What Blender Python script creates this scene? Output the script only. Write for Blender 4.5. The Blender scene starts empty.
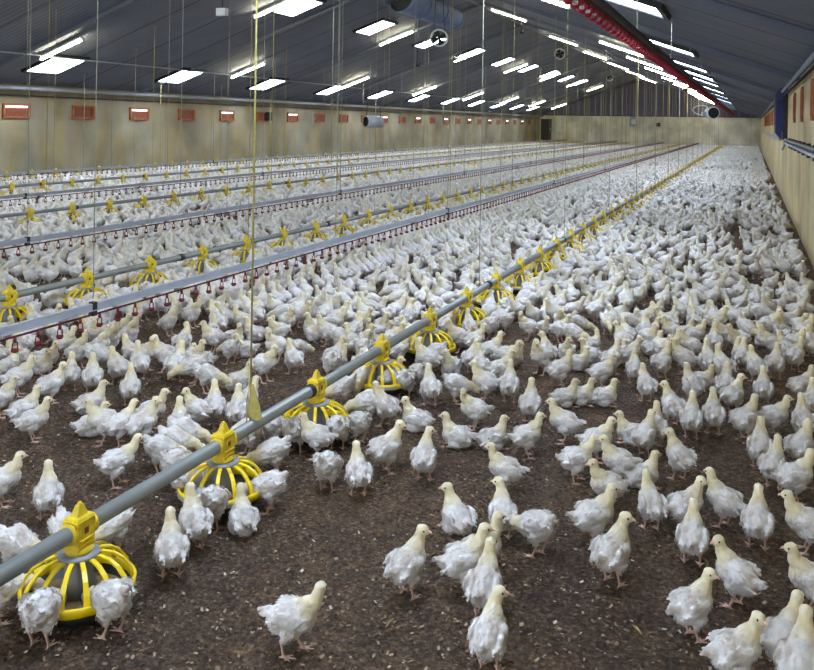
import bpy, bmesh, math, random
import numpy as np
from mathutils import Vector, Matrix, noise, Euler
from mathutils.bvhtree import BVHTree
random.seed(7); RNG = np.random.default_rng(11)
SC = bpy.context.scene; COL = SC.collection
PI = math.pi; R = math.radians
# ------------------------------------------------------------------ camera model (metres; y runs down the barn)
F = 850.; RHO = R(.9); H = 1.6
TH = math.atan((751-407)/math.cos(RHO)/F)
PX = 407.; PY = 128.-F*math.tan(TH)*math.sin(RHO)
CW = Vector((-math.sin(TH), math.cos(TH), 0))
CR = Vector((math.cos(TH)*math.cos(RHO), math.sin(TH)*math.cos(RHO), math.sin(RHO)))
CU = Vector((-math.cos(TH)*math.sin(RHO), -math.sin(TH)*math.sin(RHO), math.cos(RHO)))
def proj(x, y, z):
    p = Vector((x, y, z-H)); d = p.dot(CW)
    if d < .05: return (-9999, -9999, d)
    return PX+F*p.dot(CR)/d, PY-F*p.dot(CU)/d, d
def floor_at(px, py):
    v = CW+CR*((px-PX)/F)+CU*((PY-py)/F); t = -H/v.z
    return v.x*t, v.y*t
cam = bpy.data.cameras.new('camera'); co = bpy.data.objects.new('camera', cam); COL.objects.link(co)
m = Matrix.Identity(4)
for i in range(3): m[i][0] = CR[i]; m[i][1] = CU[i]; m[i][2] = -CW[i]
m[2][3] = H; co.matrix_world = m
cam.sensor_width = 36; cam.lens = 36*F/814; cam.shift_x = 0; cam.shift_y = -(335-PY)/814; cam.clip_end = 300; cam.clip_start = .05
SC.camera = co

# ------------------------------------------------------------------ materials
def newmat(name):
    mt = bpy.data.materials.new(name); mt.use_nodes = True
    nt = mt.node_tree; b = nt.nodes['Principled BSDF']; return mt, nt, b
def srgb(r, g, b):
    f = lambda c: (c/255/12.92) if c/255 <= .04045 else ((c/255+.055)/1.055)**2.4
    return (f(r), f(g), f(b), 1)
def plain(name, col, rough=.5, metal=0, var=.12, scale=8, bump=0, bscale=40):
    mt, nt, b = newmat(name)
    tc = nt.nodes.new('ShaderNodeTexCoord'); n = nt.nodes.new('ShaderNodeTexNoise')
    n.inputs['Scale'].default_value = scale; n.inputs['Detail'].default_value = 5
    nt.links.new(tc.outputs['Object'], n.inputs['Vector'])
    r = nt.nodes.new('ShaderNodeValToRGB')
    r.color_ramp.elements[0].position = .3; r.color_ramp.elements[1].position = .7
    r.color_ramp.elements[0].color = tuple(c*(1-var) for c in col[:3])+(1,)
    r.color_ramp.elements[1].color = tuple(min(1, c*(1+var)) for c in col[:3])+(1,)
    nt.links.new(n.outputs['Fac'], r.inputs['Fac']); nt.links.new(r.outputs['Color'], b.inputs['Base Color'])
    b.inputs['Roughness'].default_value = rough; b.inputs['Metallic'].default_value = metal
    if bump:
        n2 = nt.nodes.new('ShaderNodeTexNoise'); n2.inputs['Scale'].default_value = bscale; n2.inputs['Detail'].default_value = 4
        nt.links.new(tc.outputs['Object'], n2.inputs['Vector'])
        bp = nt.nodes.new('ShaderNodeBump'); bp.inputs['Strength'].default_value = bump; bp.inputs['Distance'].default_value = .01
        nt.links.new(n2.outputs['Fac'], bp.inputs['Height']); nt.links.new(bp.outputs['Normal'], b.inputs['Normal'])
    return mt
def emis(name, col, st):
    mt, nt, b = newmat(name); b.inputs['Base Color'].default_value = (.8, .8, .8, 1)
    b.inputs['Emission Color'].default_value = col; b.inputs['Emission Strength'].default_value = st; return mt
M = {}
M['yellow'] = plain('yellow_plastic', srgb(238, 205, 12), .4, 0, .1, 14)
M['yellow_dirty'] = plain('worn_yellow_plastic', srgb(216, 186, 30), .5, 0, .22, 30)
M['pipe'] = plain('galvanised_pipe', srgb(138, 140, 134), .42, .35, .1, 9)
M['collar'] = plain('grey_collar', srgb(130, 130, 130), .5, .2)
M['dark'] = plain('black_plastic', srgb(26, 26, 28), .5)
M['feed'] = plain('crumbled_feed', srgb(128, 105, 72), .95, 0, .3, 160, .6, 200)
M['decal'] = plain('pale_decal', srgb(176, 178, 176), .6, 0, .3, 60)
M['rust'] = plain('rust_red_mark', srgb(120, 60, 30), .7)
M['alu'] = plain('aluminium_rail', srgb(158, 161, 168), .6, .1, .08, 6)
M['red'] = plain('red_plastic', srgb(112, 24, 24), .6, 0, .15, 20)
M['redpipe'] = plain('dark_red_pipe', srgb(86, 26, 30), .8)
M['rope'] = plain('yellow_rope', srgb(172, 158, 84), .8, 0, .15, 60)
M['cord'] = plain('pale_cord', srgb(150, 150, 128), .8, 0, .15, 30)
M['orange'] = plain('orange_brown_frame', srgb(160, 88, 52), .7, 0, .25, 10)
M['orange_in'] = plain('dark_orange_flap', srgb(132, 68, 40), .7, 0, .2, 14)
M['blue'] = plain('blue_plastic', srgb(14, 26, 84), .95, 0, .1, 5)
M['duct'] = plain('blue_grey_duct', srgb(92, 112, 156), .7, 0, .1, 4)
M['white'] = plain('white_enamel', srgb(205, 208, 212), .4, 0, .05)
M['grey'] = plain('grey_box', srgb(140, 148, 160), .5)
M['doorm'] = plain('dark_door', srgb(50, 48, 44), .6)
M['pil'] = plain('pale_strip', srgb(196, 192, 176), .8)
M['steel'] = plain('dark_steel', srgb(58, 60, 66), .5, .3)
M['beak'] = plain('pink_beak', srgb(226, 176, 156), .5, 0, .05, 50)
M['eye'] = plain('black_eye', srgb(14, 10, 8), .15)
M['straw'] = plain('dry_straw', srgb(176, 148, 96), .8)
M['sky_pane'] = emis('daylit_pane', srgb(206, 226, 255), 12.)
M['tube'] = emis('lit_tube', srgb(255, 246, 206), 30.)
M['slit'] = emis('daylight_slit', srgb(235, 240, 255), 2.)

def wall_mat(name, base, stain, axis):
    mt, nt, b = newmat(name); L = nt.links.new
    tc = nt.nodes.new('ShaderNodeTexCoord'); mp = nt.nodes.new('ShaderNodeMapping')
    mp.inputs['Scale'].default_value = (1, .7, .22); L(tc.outputs['Object'], mp.inputs['Vector'])
    n1 = nt.nodes.new('ShaderNodeTexNoise'); n1.inputs['Scale'].default_value = 3.2; n1.inputs['Detail'].default_value = 6
    L(mp.outputs['Vector'], n1.inputs['Vector'])
    n2 = nt.nodes.new('ShaderNodeTexNoise'); n2.inputs['Scale'].default_value = .9; n2.inputs['Detail'].default_value = 7
    L(tc.outputs['Object'], n2.inputs['Vector'])
    r = nt.nodes.new('ShaderNodeValToRGB'); r.color_ramp.elements[0].position = .38; r.color_ramp.elements[1].position = .66
    r.color_ramp.elements[0].color = base; r.color_ramp.elements[1].color = stain
    L(n1.outputs['Fac'], r.inputs['Fac'])
    r2 = nt.nodes.new('ShaderNodeValToRGB'); r2.color_ramp.elements[0].color = (.62, .62, .62, 1); r2.color_ramp.elements[1].color = (1.1, 1.1, 1.1, 1)
    r2.color_ramp.elements[0].position = .3; r2.color_ramp.elements[1].position = .65
    L(n2.outputs['Fac'], r2.inputs['Fac'])
    mx = nt.nodes.new('ShaderNodeMix'); mx.data_type = 'RGBA'; mx.blend_type = 'MULTIPLY'; mx.inputs['Factor'].default_value = 1
    L(r.outputs['Color'], mx.inputs['A']); L(r2.outputs['Color'], mx.inputs['B']); 
    # panel joints every 2.4 m along the wall
    sp = nt.nodes.new('ShaderNodeSeparateXYZ'); L(tc.outputs['Object'], sp.inputs['Vector'])
    md = nt.nodes.new('ShaderNodeMath'); md.operation = 'PINGPONG'; md.inputs[1].default_value = 1.2; L(sp.outputs[axis], md.inputs[0])
    lt = nt.nodes.new('ShaderNodeMath'); lt.operation = 'LESS_THAN'; lt.inputs[1].default_value = .02; L(md.outputs[0], lt.inputs[0])
    mu = nt.nodes.new('ShaderNodeMath'); mu.operation = 'MULTIPLY'; mu.inputs[1].default_value = .35; L(lt.outputs[0], mu.inputs[0])
    m2 = nt.nodes.new('ShaderNodeMix'); m2.data_type = 'RGBA'; m2.inputs['B'].default_value = (.09, .08, .06, 1)
    L(mu.outputs[0], m2.inputs['Factor']); L(mx.outputs['Result'], m2.inputs['A']); L(m2.outputs['Result'], b.inputs['Base Color'])
    b.inputs['Roughness'].default_value = .8
    bp = nt.nodes.new('ShaderNodeBump'); bp.inputs['Strength'].default_value = .3; bp.inputs['Distance'].default_value = .01
    L(n1.outputs['Fac'], bp.inputs['Height']); L(bp.outputs['Normal'], b.inputs['Normal'])
    return mt
M['wall'] = wall_mat('stained_concrete', srgb(156, 148, 126), srgb(158, 140, 98), 'Y')
M['wallr'] = wall_mat('beige_concrete', srgb(206, 188, 146), srgb(204, 178, 118), 'Y')
M['wallfar'] = wall_mat('far_concrete', srgb(226, 224, 208), srgb(218, 212, 184), 'X')
def sheet_mat(name, col, axis, per, dark):
    mt, nt, b = newmat(name); L = nt.links.new
    tc = nt.nodes.new('ShaderNodeTexCoord'); sp = nt.nodes.new('ShaderNodeSeparateXYZ'); L(tc.outputs['Object'], sp.inputs['Vector'])
    md = nt.nodes.new('ShaderNodeMath'); md.operation = 'PINGPONG'; md.inputs[1].default_value = per/2; L(sp.outputs[axis], md.inputs[0])
    lt = nt.nodes.new('ShaderNodeMath'); lt.operation = 'LESS_THAN'; lt.inputs[1].default_value = per*.025; L(md.outputs[0], lt.inputs[0])
    n = nt.nodes.new('ShaderNodeTexNoise'); n.inputs['Scale'].default_value = 1.3; n.inputs['Detail'].default_value = 6; L(tc.outputs['Object'], n.inputs['Vector'])
    r = nt.nodes.new('ShaderNodeValToRGB'); r.color_ramp.elements[0].color = tuple(c*.72 for c in col[:3])+(1,); r.color_ramp.elements[1].color = tuple(c*1.25 for c in col[:3])+(1,)
    L(n.outputs['Fac'], r.inputs['Fac'])
    mx = nt.nodes.new('ShaderNodeMix'); mx.data_type = 'RGBA'; mx.inputs['B'].default_value = dark
    L(lt.outputs[0], mx.inputs['Factor']); L(r.outputs['Color'], mx.inputs['A']); L(mx.outputs['Result'], b.inputs['Base Color'])
    b.inputs['Roughness'].default_value = .8
    w = nt.nodes.new('ShaderNodeTexWave'); w.inputs['Scale'].default_value = 2.2; w.bands_direction = axis; L(tc.outputs['Object'], w.inputs['Vector'])
    bp = nt.nodes.new('ShaderNodeBump'); bp.inputs['Strength'].default_value = .25; bp.inputs['Distance'].default_value = .02
    L(w.outputs['Fac'], bp.inputs['Height']); L(bp.outputs['Normal'], b.inputs['Normal'])
    return mt
M['ceil'] = sheet_mat('dark_roof_sheet', srgb(108, 113, 130), 'Y', 1.6, srgb(78, 81, 92))
M['gable'] = sheet_mat('dark_gable_sheet', srgb(92, 88, 108), 'X', .9, srgb(140, 138, 146))
def litter_mat():
    mt, nt, b = newmat('brown_litter'); L = nt.links.new
    tc = nt.nodes.new('ShaderNodeTexCoord')
    def N(s, d, rg=.6):
        n = nt.nodes.new('ShaderNodeTexNoise'); n.inputs['Scale'].default_value = s; n.inputs['Detail'].default_value = d; n.inputs['Roughness'].default_value = rg
        L(tc.outputs['Object'], n.inputs['Vector']); return n
    fine = N(52, 9, .8); mid = N(9, 5); big = N(1.1, 4)
    r = nt.nodes.new('ShaderNodeValToRGB'); e = r.color_ramp.elements
    e[0].position = .34; e[0].color = srgb(50, 37, 26); e[1].position = .68; e[1].color = srgb(212, 182, 144)
    k = e.new(.52); k.color = srgb(132, 104, 78)
    L(fine.outputs['Fac'], r.inputs['Fac'])
    r2 = nt.nodes.new('ShaderNodeValToRGB'); r2.color_ramp.elements[0].position = .35; r2.color_ramp.elements[1].position = .7
    r2.color_ramp.elements[0].color = (.62, .62, .64, 1); r2.color_ramp.elements[1].color = (1.2, 1.17, 1.12, 1)
    L(mid.outputs['Fac'], r2.inputs['Fac'])
    r3 = nt.nodes.new('ShaderNodeValToRGB'); r3.color_ramp.elements[0].position = .35; r3.color_ramp.elements[1].position = .68
    r3.color_ramp.elements[0].color = (.72, .72, .76, 1); r3.color_ramp.elements[1].color = (1.1, 1.05, 1, 1)
    L(big.outputs['Fac'], r3.inputs['Fac'])
    a = nt.nodes.new('ShaderNodeMix'); a.data_type = 'RGBA'; a.blend_type = 'MULTIPLY'; a.inputs['Factor'].default_value = 1
    c = nt.nodes.new('ShaderNodeMix'); c.data_type = 'RGBA'; c.blend_type = 'MULTIPLY'; c.inputs['Factor'].default_value = 1
    L(r.outputs['Color'], a.inputs['A']); L(r2.outputs['Color'], a.inputs['B']); L(a.outputs['Result'], c.inputs['A']); L(r3.outputs['Color'], c.inputs['B'])
    L(c.outputs['Result'], b.inputs['Base Color']); b.inputs['Roughness'].default_value = .95
    v = nt.nodes.new('ShaderNodeTexVoronoi'); v.inputs['Scale'].default_value = 60; L(tc.outputs['Object'], v.inputs['Vector'])
    ad = nt.nodes.new('ShaderNodeMath'); ad.operation = 'MULTIPLY_ADD'; ad.inputs[1].default_value = .6; L(v.outputs['Distance'], ad.inputs[0]); L(fine.outputs['Fac'], ad.inputs[2])
    bp = nt.nodes.new('ShaderNodeBump'); bp.inputs['Strength'].default_value = 1; bp.inputs['Distance'].default_value = .045
    L(ad.outputs[0], bp.inputs['Height']); L(bp.outputs['Normal'], b.inputs['Normal'])
    return mt
M['litter'] = litter_mat()
def chick_mat(name, objrand):
    mt, nt, b = newmat(name); L = nt.links.new
    at = nt.nodes.new('ShaderNodeVertexColor'); at.layer_name = 'plumage'
    tc = nt.nodes.new('ShaderNodeTexCoord')
    n = nt.nodes.new('ShaderNodeTexNoise'); n.inputs['Scale'].default_value = 26; n.inputs['Detail'].default_value = 6; L(tc.outputs['Object'], n.inputs['Vector'])
    r = nt.nodes.new('ShaderNodeValToRGB'); r.color_ramp.elements[0].position = .3; r.color_ramp.elements[1].position = .62
    r.color_ramp.elements[0].color = (.80, .76, .72, 1); r.color_ramp.elements[1].color = (1, 1, 1, 1)
    L(n.outputs['Fac'], r.inputs['Fac'])
    mx = nt.nodes.new('ShaderNodeMix'); mx.data_type = 'RGBA'; mx.blend_type = 'MULTIPLY'; mx.inputs['Factor'].default_value = 1
    L(at.outputs['Color'], mx.inputs['A']); L(r.outputs['Color'], mx.inputs['B'])
    out = mx.outputs['Result']
    if objrand:
        oi = nt.nodes.new('ShaderNodeObjectInfo'); r2 = nt.nodes.new('ShaderNodeValToRGB')
        r2.color_ramp.elements[0].color = (.86, .84, .81, 1); r2.color_ramp.elements[1].color = (1, 1, 1, 1)
        L(oi.outputs['Random'], r2.inputs['Fac'])
        m2 = nt.nodes.new('ShaderNodeMix'); m2.data_type = 'RGBA'; m2.blend_type = 'MULTIPLY'; m2.inputs['Factor'].default_value = 1
        L(out, m2.inputs['A']); L(r2.outputs['Color'], m2.inputs['B']); out = m2.outputs['Result']
    L(out, b.inputs['Base Color']); b.inputs['Roughness'].default_value = .85
    b.inputs['Sheen Weight'].default_value = .25
    nz = nt.nodes.new('ShaderNodeTexNoise'); nz.inputs['Scale'].default_value = 160; nz.inputs['Detail'].default_value = 4; L(tc.outputs['Object'], nz.inputs['Vector'])
    bp = nt.nodes.new('ShaderNodeBump'); bp.inputs['Strength'].default_value = .5; bp.inputs['Distance'].default_value = .004
    L(nz.outputs['Fac'], bp.inputs['Height']); L(bp.outputs['Normal'], b.inputs['Normal'])
    return mt
M['chick'] = chick_mat('chick_plumage', True)
M['flock'] = chick_mat('flock_plumage', False)
def chip_mat():
    mt, nt, b = newmat('litter_chips'); at = nt.nodes.new('ShaderNodeVertexColor'); at.layer_name = 'tint'
    nt.links.new(at.outputs['Color'], b.inputs['Base Color']); b.inputs['Roughness'].default_value = .9; return mt
M['chips'] = chip_mat()

# ------------------------------------------------------------------ mesh helpers
class MB:
    """collects shapes and links them as ONE mesh object"""
    def __init__(s): s.v = []; s.f = []; s.mi = []; s.sm = []; s.cur = 0
    def add(s, vs, fs, smooth=False):
        o = len(s.v); s.v += [tuple(v) for v in vs]
        for f in fs: s.f.append(tuple(i+o for i in f)); s.mi.append(s.cur); s.sm.append(smooth)
    def box(s, a, b, mat=None):
        (x0, y0, z0), (x1, y1, z1) = a, b
        vs = [Vector(p) for p in ((x0,y0,z0),(x1,y0,z0),(x1,y1,z0),(x0,y1,z0),(x0,y0,z1),(x1,y0,z1),(x1,y1,z1),(x0,y1,z1))]
        if mat is not None: vs = [mat @ v for v in vs]
        s.add(vs, [(0,3,2,1),(4,5,6,7),(0,1,5,4),(1,2,6,5),(2,3,7,6),(3,0,4,7)])
    def tube(s, pts, rad, n=10, cap=True, flat=None):
        pts = [Vector(p) for p in pts]; rr = rad if isinstance(rad, (list, tuple)) else [rad]*len(pts)
        vs = []; fs = []; prev = None
        for i, p in enumerate(pts):
            d = (pts[min(i+1, len(pts)-1)]-pts[max(i-1, 0)]).normalized()
            if prev is None: a = d.orthogonal().normalized() if flat is None else Vector(flat).cross(d).normalized()
            else: a = (prev-d*prev.dot(d)).normalized()
            prev = a; b = d.cross(a)
            for k in range(n):
                t = 2*PI*k/n; vs.append(p+a*(rr[i]*math.cos(t))+b*(rr[i]*math.sin(t)))
        for i in range(len(pts)-1):
            for k in range(n): fs.append((i*n+k, i*n+(k+1) % n, (i+1)*n+(k+1) % n, (i+1)*n+k))
        if cap: fs.append(tuple(range(n-1, -1, -1))); fs.append(tuple((len(pts)-1)*n+k for k in range(n)))
        s.add(vs, fs, True)
    def lathe(s, prof, n=24, c=(0, 0, 0), closed=False, mat=None):
        vs = []; fs = []
        for r, z in prof:
            for k in range(n):
                t = 2*PI*k/n; v = Vector((c[0]+r*math.cos(t), c[1]+r*math.sin(t), c[2]+z)); vs.append(mat @ v if mat is not None else v)
        m_ = len(prof)
        for i in range(m_ if closed else m_-1):
            j = (i+1) % m_
            for k in range(n): fs.append((i*n+k, i*n+(k+1) % n, j*n+(k+1) % n, j*n+k))
        s.add(vs, fs, True)
    def strip(s, pts, w, t, side):
        """a flat bar along pts: width w along side, thickness t"""
        vs = []; fs = []; side = Vector(side)
        ww = w if isinstance(w, (list, tuple)) else [w]*len(pts); pts = [Vector(p) for p in pts]
        for i, p in enumerate(pts):
            d = (pts[min(i+1, len(pts)-1)]-pts[max(i-1, 0)]).normalized(); nn = d.cross(side).normalized()
            for a, b in ((-1,-1),(1,-1),(1,1),(-1,1)): vs.append(p+side*(a*ww[i]/2)+nn*(b*t/2))
        for i in range(len(pts)-1):
            for k in range(4): fs.append((i*4+k, i*4+(k+1) % 4, i*4+4+(k+1) % 4, i*4+4+k))
        fs += [(3,2,1,0), tuple((len(pts)-1)*4+k for k in range(4))]
        s.add(vs, fs)
    def mesh(s, name, mats):
        me = bpy.data.meshes.new(name); me.from_pydata(s.v, [], s.f)
        for m_ in (mats if isinstance(mats, (list, tuple)) else [mats]): me.materials.append(m_)
        me.polygons.foreach_set('material_index', s.mi); me.polygons.foreach_set('use_smooth', s.sm); me.update(); return me
    def build(s, name, mats, parent=None, loc=None):
        o = bpy.data.objects.new(name, s.mesh(name, mats)); COL.objects.link(o); o.parent = parent
        if loc: o.location = loc
        return o
def tag(o, label=None, cat=None, group=None, kind=None):
    if label: o['label'] = label
    if cat: o['category'] = cat
    if group: o['group'] = group
    if kind: o['kind'] = kind
    return o
def empty(name, loc=(0, 0, 0), rz=0):
    o = bpy.data.objects.new(name, None); COL.objects.link(o); o.location = loc; o.rotation_euler = (0, 0, rz); o.empty_display_size = .05; return o
KIDS = {}
def kids(o):
    if o.name not in KIDS: KIDS[o.name] = [c for c in o.children]
    return KIDS[o.name]
def copy_tree(o, parent=None, depth=0):
    c = o.copy(); COL.objects.link(c); c.parent = parent
    for ch in kids(o): copy_tree(ch, c, depth+1)
    return c
ONES = 'first second third fourth fifth sixth seventh eighth ninth tenth eleventh twelfth thirteenth fourteenth fifteenth sixteenth seventeenth eighteenth nineteenth'.split()
TENS = 'twent thirt fort fift sixt sevent eight ninet'.split()
def ordn(n):  # 1 -> first
    if n <= 19: return ONES[n-1]
    t, u = divmod(n, 10)
    if t >= 10: return 'hundred-and-'+ordn(n-100) if n > 100 else 'hundredth'
    return TENS[t-2]+'ieth' if u == 0 else TENS[t-2]+'y-'+ONES[u-1]

# ------------------------------------------------------------------ barn shell
XL, XR, Y0, Y1, EZ, P = -16.8, .69, -7., 72., 2.4, .36
XM = (XL+XR)/2; RZ = EZ+P*(XR-XM)
def roof_z(x): return EZ+P*(x-XL) if x < XM else EZ+P*(XR-x)
b = MB()
nx, ny = 60, 250
b.add([(XL-.2+(XR-XL+.4)*i/nx, Y0+(Y1-Y0)*j/ny, 0) for j in range(ny+1) for i in range(nx+1)],
      [(j*(nx+1)+i, j*(nx+1)+i+1, (j+1)*(nx+1)+i+1, (j+1)*(nx+1)+i) for j in range(ny) for i in range(nx)])
b.box((XL-.2, Y0, -.2), (XR+.2, Y1, -.05))
gx, gy = 470, 470
ys_ = [1.25+(9.0-1.25)*(j/gy)**1.5 for j in range(gy+1)]; xs_ = [-5.6+(XR+5.6)*i/gx for i in range(gx+1)]
vv = []
for y_ in ys_:
    for x_ in xs_:
        q_ = Vector((x_*24, y_*24, 0)); h_ = noise.noise(q_)*.55+noise.noise(q_*2.3)*.6+noise.noise(q_*4.6)*.3
        vv.append((x_, y_, .0035+.0075*h_))
b.add(vv, [(j*(gx+1)+i, j*(gx+1)+i+1, (j+1)*(gx+1)+i+1, (j+1)*(gx+1)+i) for j in range(gy) for i in range(gx)])
tag(b.build('floor', M['litter']), kind='structure')
b = MB(); b.box((XL-.2, Y0, 0), (XL, Y1+.2, EZ+.1)); tag(b.build('wall_left', M['wall']), kind='structure')
b = MB(); b.box((XR, Y0, 0), (XR+.2, Y1+.2, EZ+.1)); tag(b.build('wall_right', M['wallr']), kind='structure')
b = MB(); b.box((XL, Y1, 0), (XR, Y1+.2, 2.42)); tag(b.build('wall_far', M['wallfar']), kind='structure')
b = MB()
for y in (Y1+.06, Y1+.2): pass
vs = [(XL, Y1+.05, 2.42), (XR, Y1+.05, 2.42), (XR, Y1+.05, EZ), (XM, Y1+.05, RZ), (XL, Y1+.05, EZ)]
vs = [(XL, Y1+.05, 2.42), (XR, Y1+.05, 2.42), (XM, Y1+.05, RZ+.05)]
vs2 = [(x, y+.15, z) for x, y, z in vs]
b.add(vs+vs2, [(0,1,2), (5,4,3), (0,3,4,1), (1,4,5,2), (2,5,3,0)])
tag(b.build('wall_gable', M['gable']), kind='structure')
for nm, xa, za, xb, zb in (('ceiling_left', XL-.2, EZ-P*.2, XM, RZ), ('ceiling_right', XM, RZ, XR+.2, EZ-P*.2)):
    b = MB()
    b.add([(xa, Y0, za), (xb, Y0, zb), (xb, Y1+.2, zb), (xa, Y1+.2, za), (xa, Y0, za+.12), (xb, Y0, zb+.12), (xb, Y1+.2, zb+.12), (xa, Y1+.2, za+.12)],
          [(0,3,2,1),(4,5,6,7),(0,1,5,4),(1,2,6,5),(2,3,7,6),(3,0,4,7)])
    tag(b.build(nm, M['ceil']), kind='structure')
# rafters under the sheets
for y in range(-4, 72, 6):
    b = MB()
    for xa, xb in ((XL, XM), (XM, XR)):
        za, zb = roof_z(xa), roof_z(xb)
        b.strip([(xa, y+.3, za-.05), (xb, y+.3, zb-.05)], .05, .08, (0, 1, 0))
    tag(b.build('trim_rafter', M['ceil']), kind='structure')
# foot-of-gable ledge and pale vertical strips on the far wall
for i, x in enumerate((-14.9, -12.4, -9.9, -6.3, -3.0)):
    b = MB(); b.box((x-.06, Y1-.03, 1.0 if i else 1.2), (x+.06, Y1, 2.35)); tag(b.build('trim_strip', M['pil']), kind='structure')
b = MB(); b.box((XL, Y1-.05, 2.40), (XR, Y1+.02, 2.46)); tag(b.build('trim_ledge', M['steel']), kind='structure')
# door in the far wall
b = MB(); b.box((-16.75, Y1-.05, .3), (-15.8, Y1-.01, 2.1)); d = tag(b.build('door_1', M['doorm']), kind='structure')
b = MB(); b.box((-15.95, Y1-.09, 1.15), (-15.88, Y1-.05, 1.3)); b.build('door_handle', M['alu'], d)
b = MB(); b.box((-16.55, Y1-.07, .02), (-16.0, Y1-.05, .3)); b.build('door_sill', M['blue'], d)

# ------------------------------------------------------------------ roof lights and tubes
def slope_basis(x):
    s = P if x < XM else -P
    u = Vector((1, 0, s)).normalized(); v = Vector((0, 1, 0)); n = v.cross(u)  # points down
    n = -u.cross(v)
    return u, v, n
def make_rooflight(x, w=.95, l=1.0):
    u, v, n = slope_basis(x)
    mt = Matrix((( u.x, v.x, n.x, 0), (u.y, v.y, n.y, 0), (u.z, v.z, n.z, 0), (0, 0, 0, 1)))
    r = empty('roof_light')
    b = MB()
    for a, c in (((-w/2-.07, -l/2-.07, .0), (-w/2, l/2+.07, .07)), ((w/2, -l/2-.07, .0), (w/2+.07, l/2+.07, .07)),
                 ((-w/2, -l/2-.07, .0), (w/2, -l/2, .07)), ((-w/2, l/2, .0), (w/2, l/2+.07, .07))): b.box(a, c, mt)
    b.build('frame', M['dark'], r)
    b = MB(); b.box((-w/2, -l/2, .01), (w/2, l/2, .05), mt); b.build('pane', M['sky_pane'], r)
    return r
def make_tube(x, l=1.28):
    u, v, n = slope_basis(x)
    mt = Matrix((( u.x, v.x, n.x, 0), (u.y, v.y, n.y, 0), (u.z, v.z, n.z, 0), (0, 0, 0, 1)))
    r = empty('tube_light')
    b = MB(); b.box((-l/2, -.04, .06), (l/2, .04, .1), mt)
    for s in (-1, 1): b.box((s*l/2-.02, -.03, .06), (s*l/2+.02, .03, .16), mt)
    b.build('housing', M['white'], r)
    b = MB(); b.tube([mt @ Vector((-l/2+.02, 0, .14)), mt @ Vector((l/2-.02, 0, .14))], .022, 8); b.build('tube', M['tube'], r)
    return r
protoL = protoR = None
rows = [('on the roof slope above the far eave', -15.45, [-5, 0, 5, 10] + [15.7+4.8*i for i in range(11)]),
        ('high on the far roof slope', -10.8, [-6, -1, 4, 9, 14] + [19.1+4.85*i for i in range(9)]),
        ('on the near roof slope above the camera side', -1.45, [-5.5, -1.5, 2.5, 6.5, 10.5, 16.8, 22.0, 25.8, 29.8, 36.0, 42.5, 50, 57.5, 67])]
for desc, x, ys in rows:
    p = None; n = 0
    vis = [y for y in ys if -40 < proj(x, y, roof_z(x))[0] < 850 and proj(x, y, roof_z(x))[1] > -15]
    for y in ys:
        o = make_rooflight(x) if p is None else copy_tree(p)
        p = p or o; o.location = (x, y, roof_z(x))
        k = sorted(vis).index(y)+1 if y in vis else 0
        tag(o, ('glowing daylight panel %s, %s from the front' % (desc, ordn(k))) if k else 'daylight panel %s, behind the view' % desc, 'roof light', 'daylight panels '+desc)
rows = [('low on the far roof slope', -14.45, [-.6, 7.1] + [14.8+7.65*i for i in range(8)]),
        ('halfway up the far roof slope', -10.95, [-5, 2.8, 10.5] + [18.2+7.7*i for i in range(7)]),
        ('beside the roof ridge', -7.4, [-4, 6, 14, 20.8, 27.2, 36, 44, 52, 60, 68]),
        ('halfway down the near roof slope', -3.25, [-4.5, 4, 13.5, 23.6, 29, 34.4, 41, 47.9, 54, 60, 66, 71])]
for desc, x, ys in rows:
    p = None
    vis = [y for y in ys if -40 < proj(x, y, roof_z(x))[0] < 850 and proj(x, y, roof_z(x))[1] > -15]
    for y in ys:
        o = make_tube(x) if p is None else copy_tree(p)
        p = p or o; o.location = (x, y, roof_z(x))
        k = sorted(vis).index(y)+1 if y in vis else 0
        tag(o, ('lit fluorescent tube %s, %s from the front' % (desc, ordn(k))) if k else 'fluorescent tube %s, behind the view' % desc, 'tube light', 'tubes '+desc)
# conduits
def conduit(name, pts, r, mat, label, cat):
    b = MB(); b.tube(pts, r, 8); return tag(b.build(name, M[mat]), label, cat)
conduit('electrical_conduit', [(-14.95, Y0, roof_z(-14.95)-.08), (-14.95, Y1, roof_z(-14.95)-.08)], .018, 'grey', 'thin grey conduit along the low end of the far roof slope', 'conduit')
conduit('electrical_conduit', [(-8.0, 14, roof_z(-8.0)-.2), (-8.0, Y1, roof_z(-8.0)-.2)], .025, 'grey', 'grey conduit running along just under the roof ridge', 'conduit')
conduit('heating_pipe', [(-16.55, Y0, 2.28), (-16.55, Y1, 2.33)], .055, 'alu', 'shiny silver pipe along the top of the far long wall', 'pipe')
conduit('cable_run', [(-16.4, Y0, 2.1), (-16.74, 14, 2.12), (-16.74, Y1, 2.12)], .015, 'dark', 'thin dark cable along the far wall above the orange inlets', 'cable')
conduit('gutter_pipe', [(.6, 6, 2.36), (.6, Y1, 2.36)], .035, 'grey', 'grey pipe under the eave along the top of the near wall', 'pipe')
conduit('cable_run', [(.63, 6, 2.28), (.63, 30, 2.28), (.63, Y1, 2.28)], .02, 'dark', 'black cable under the grey eave pipe on the near wall', 'cable')
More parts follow.
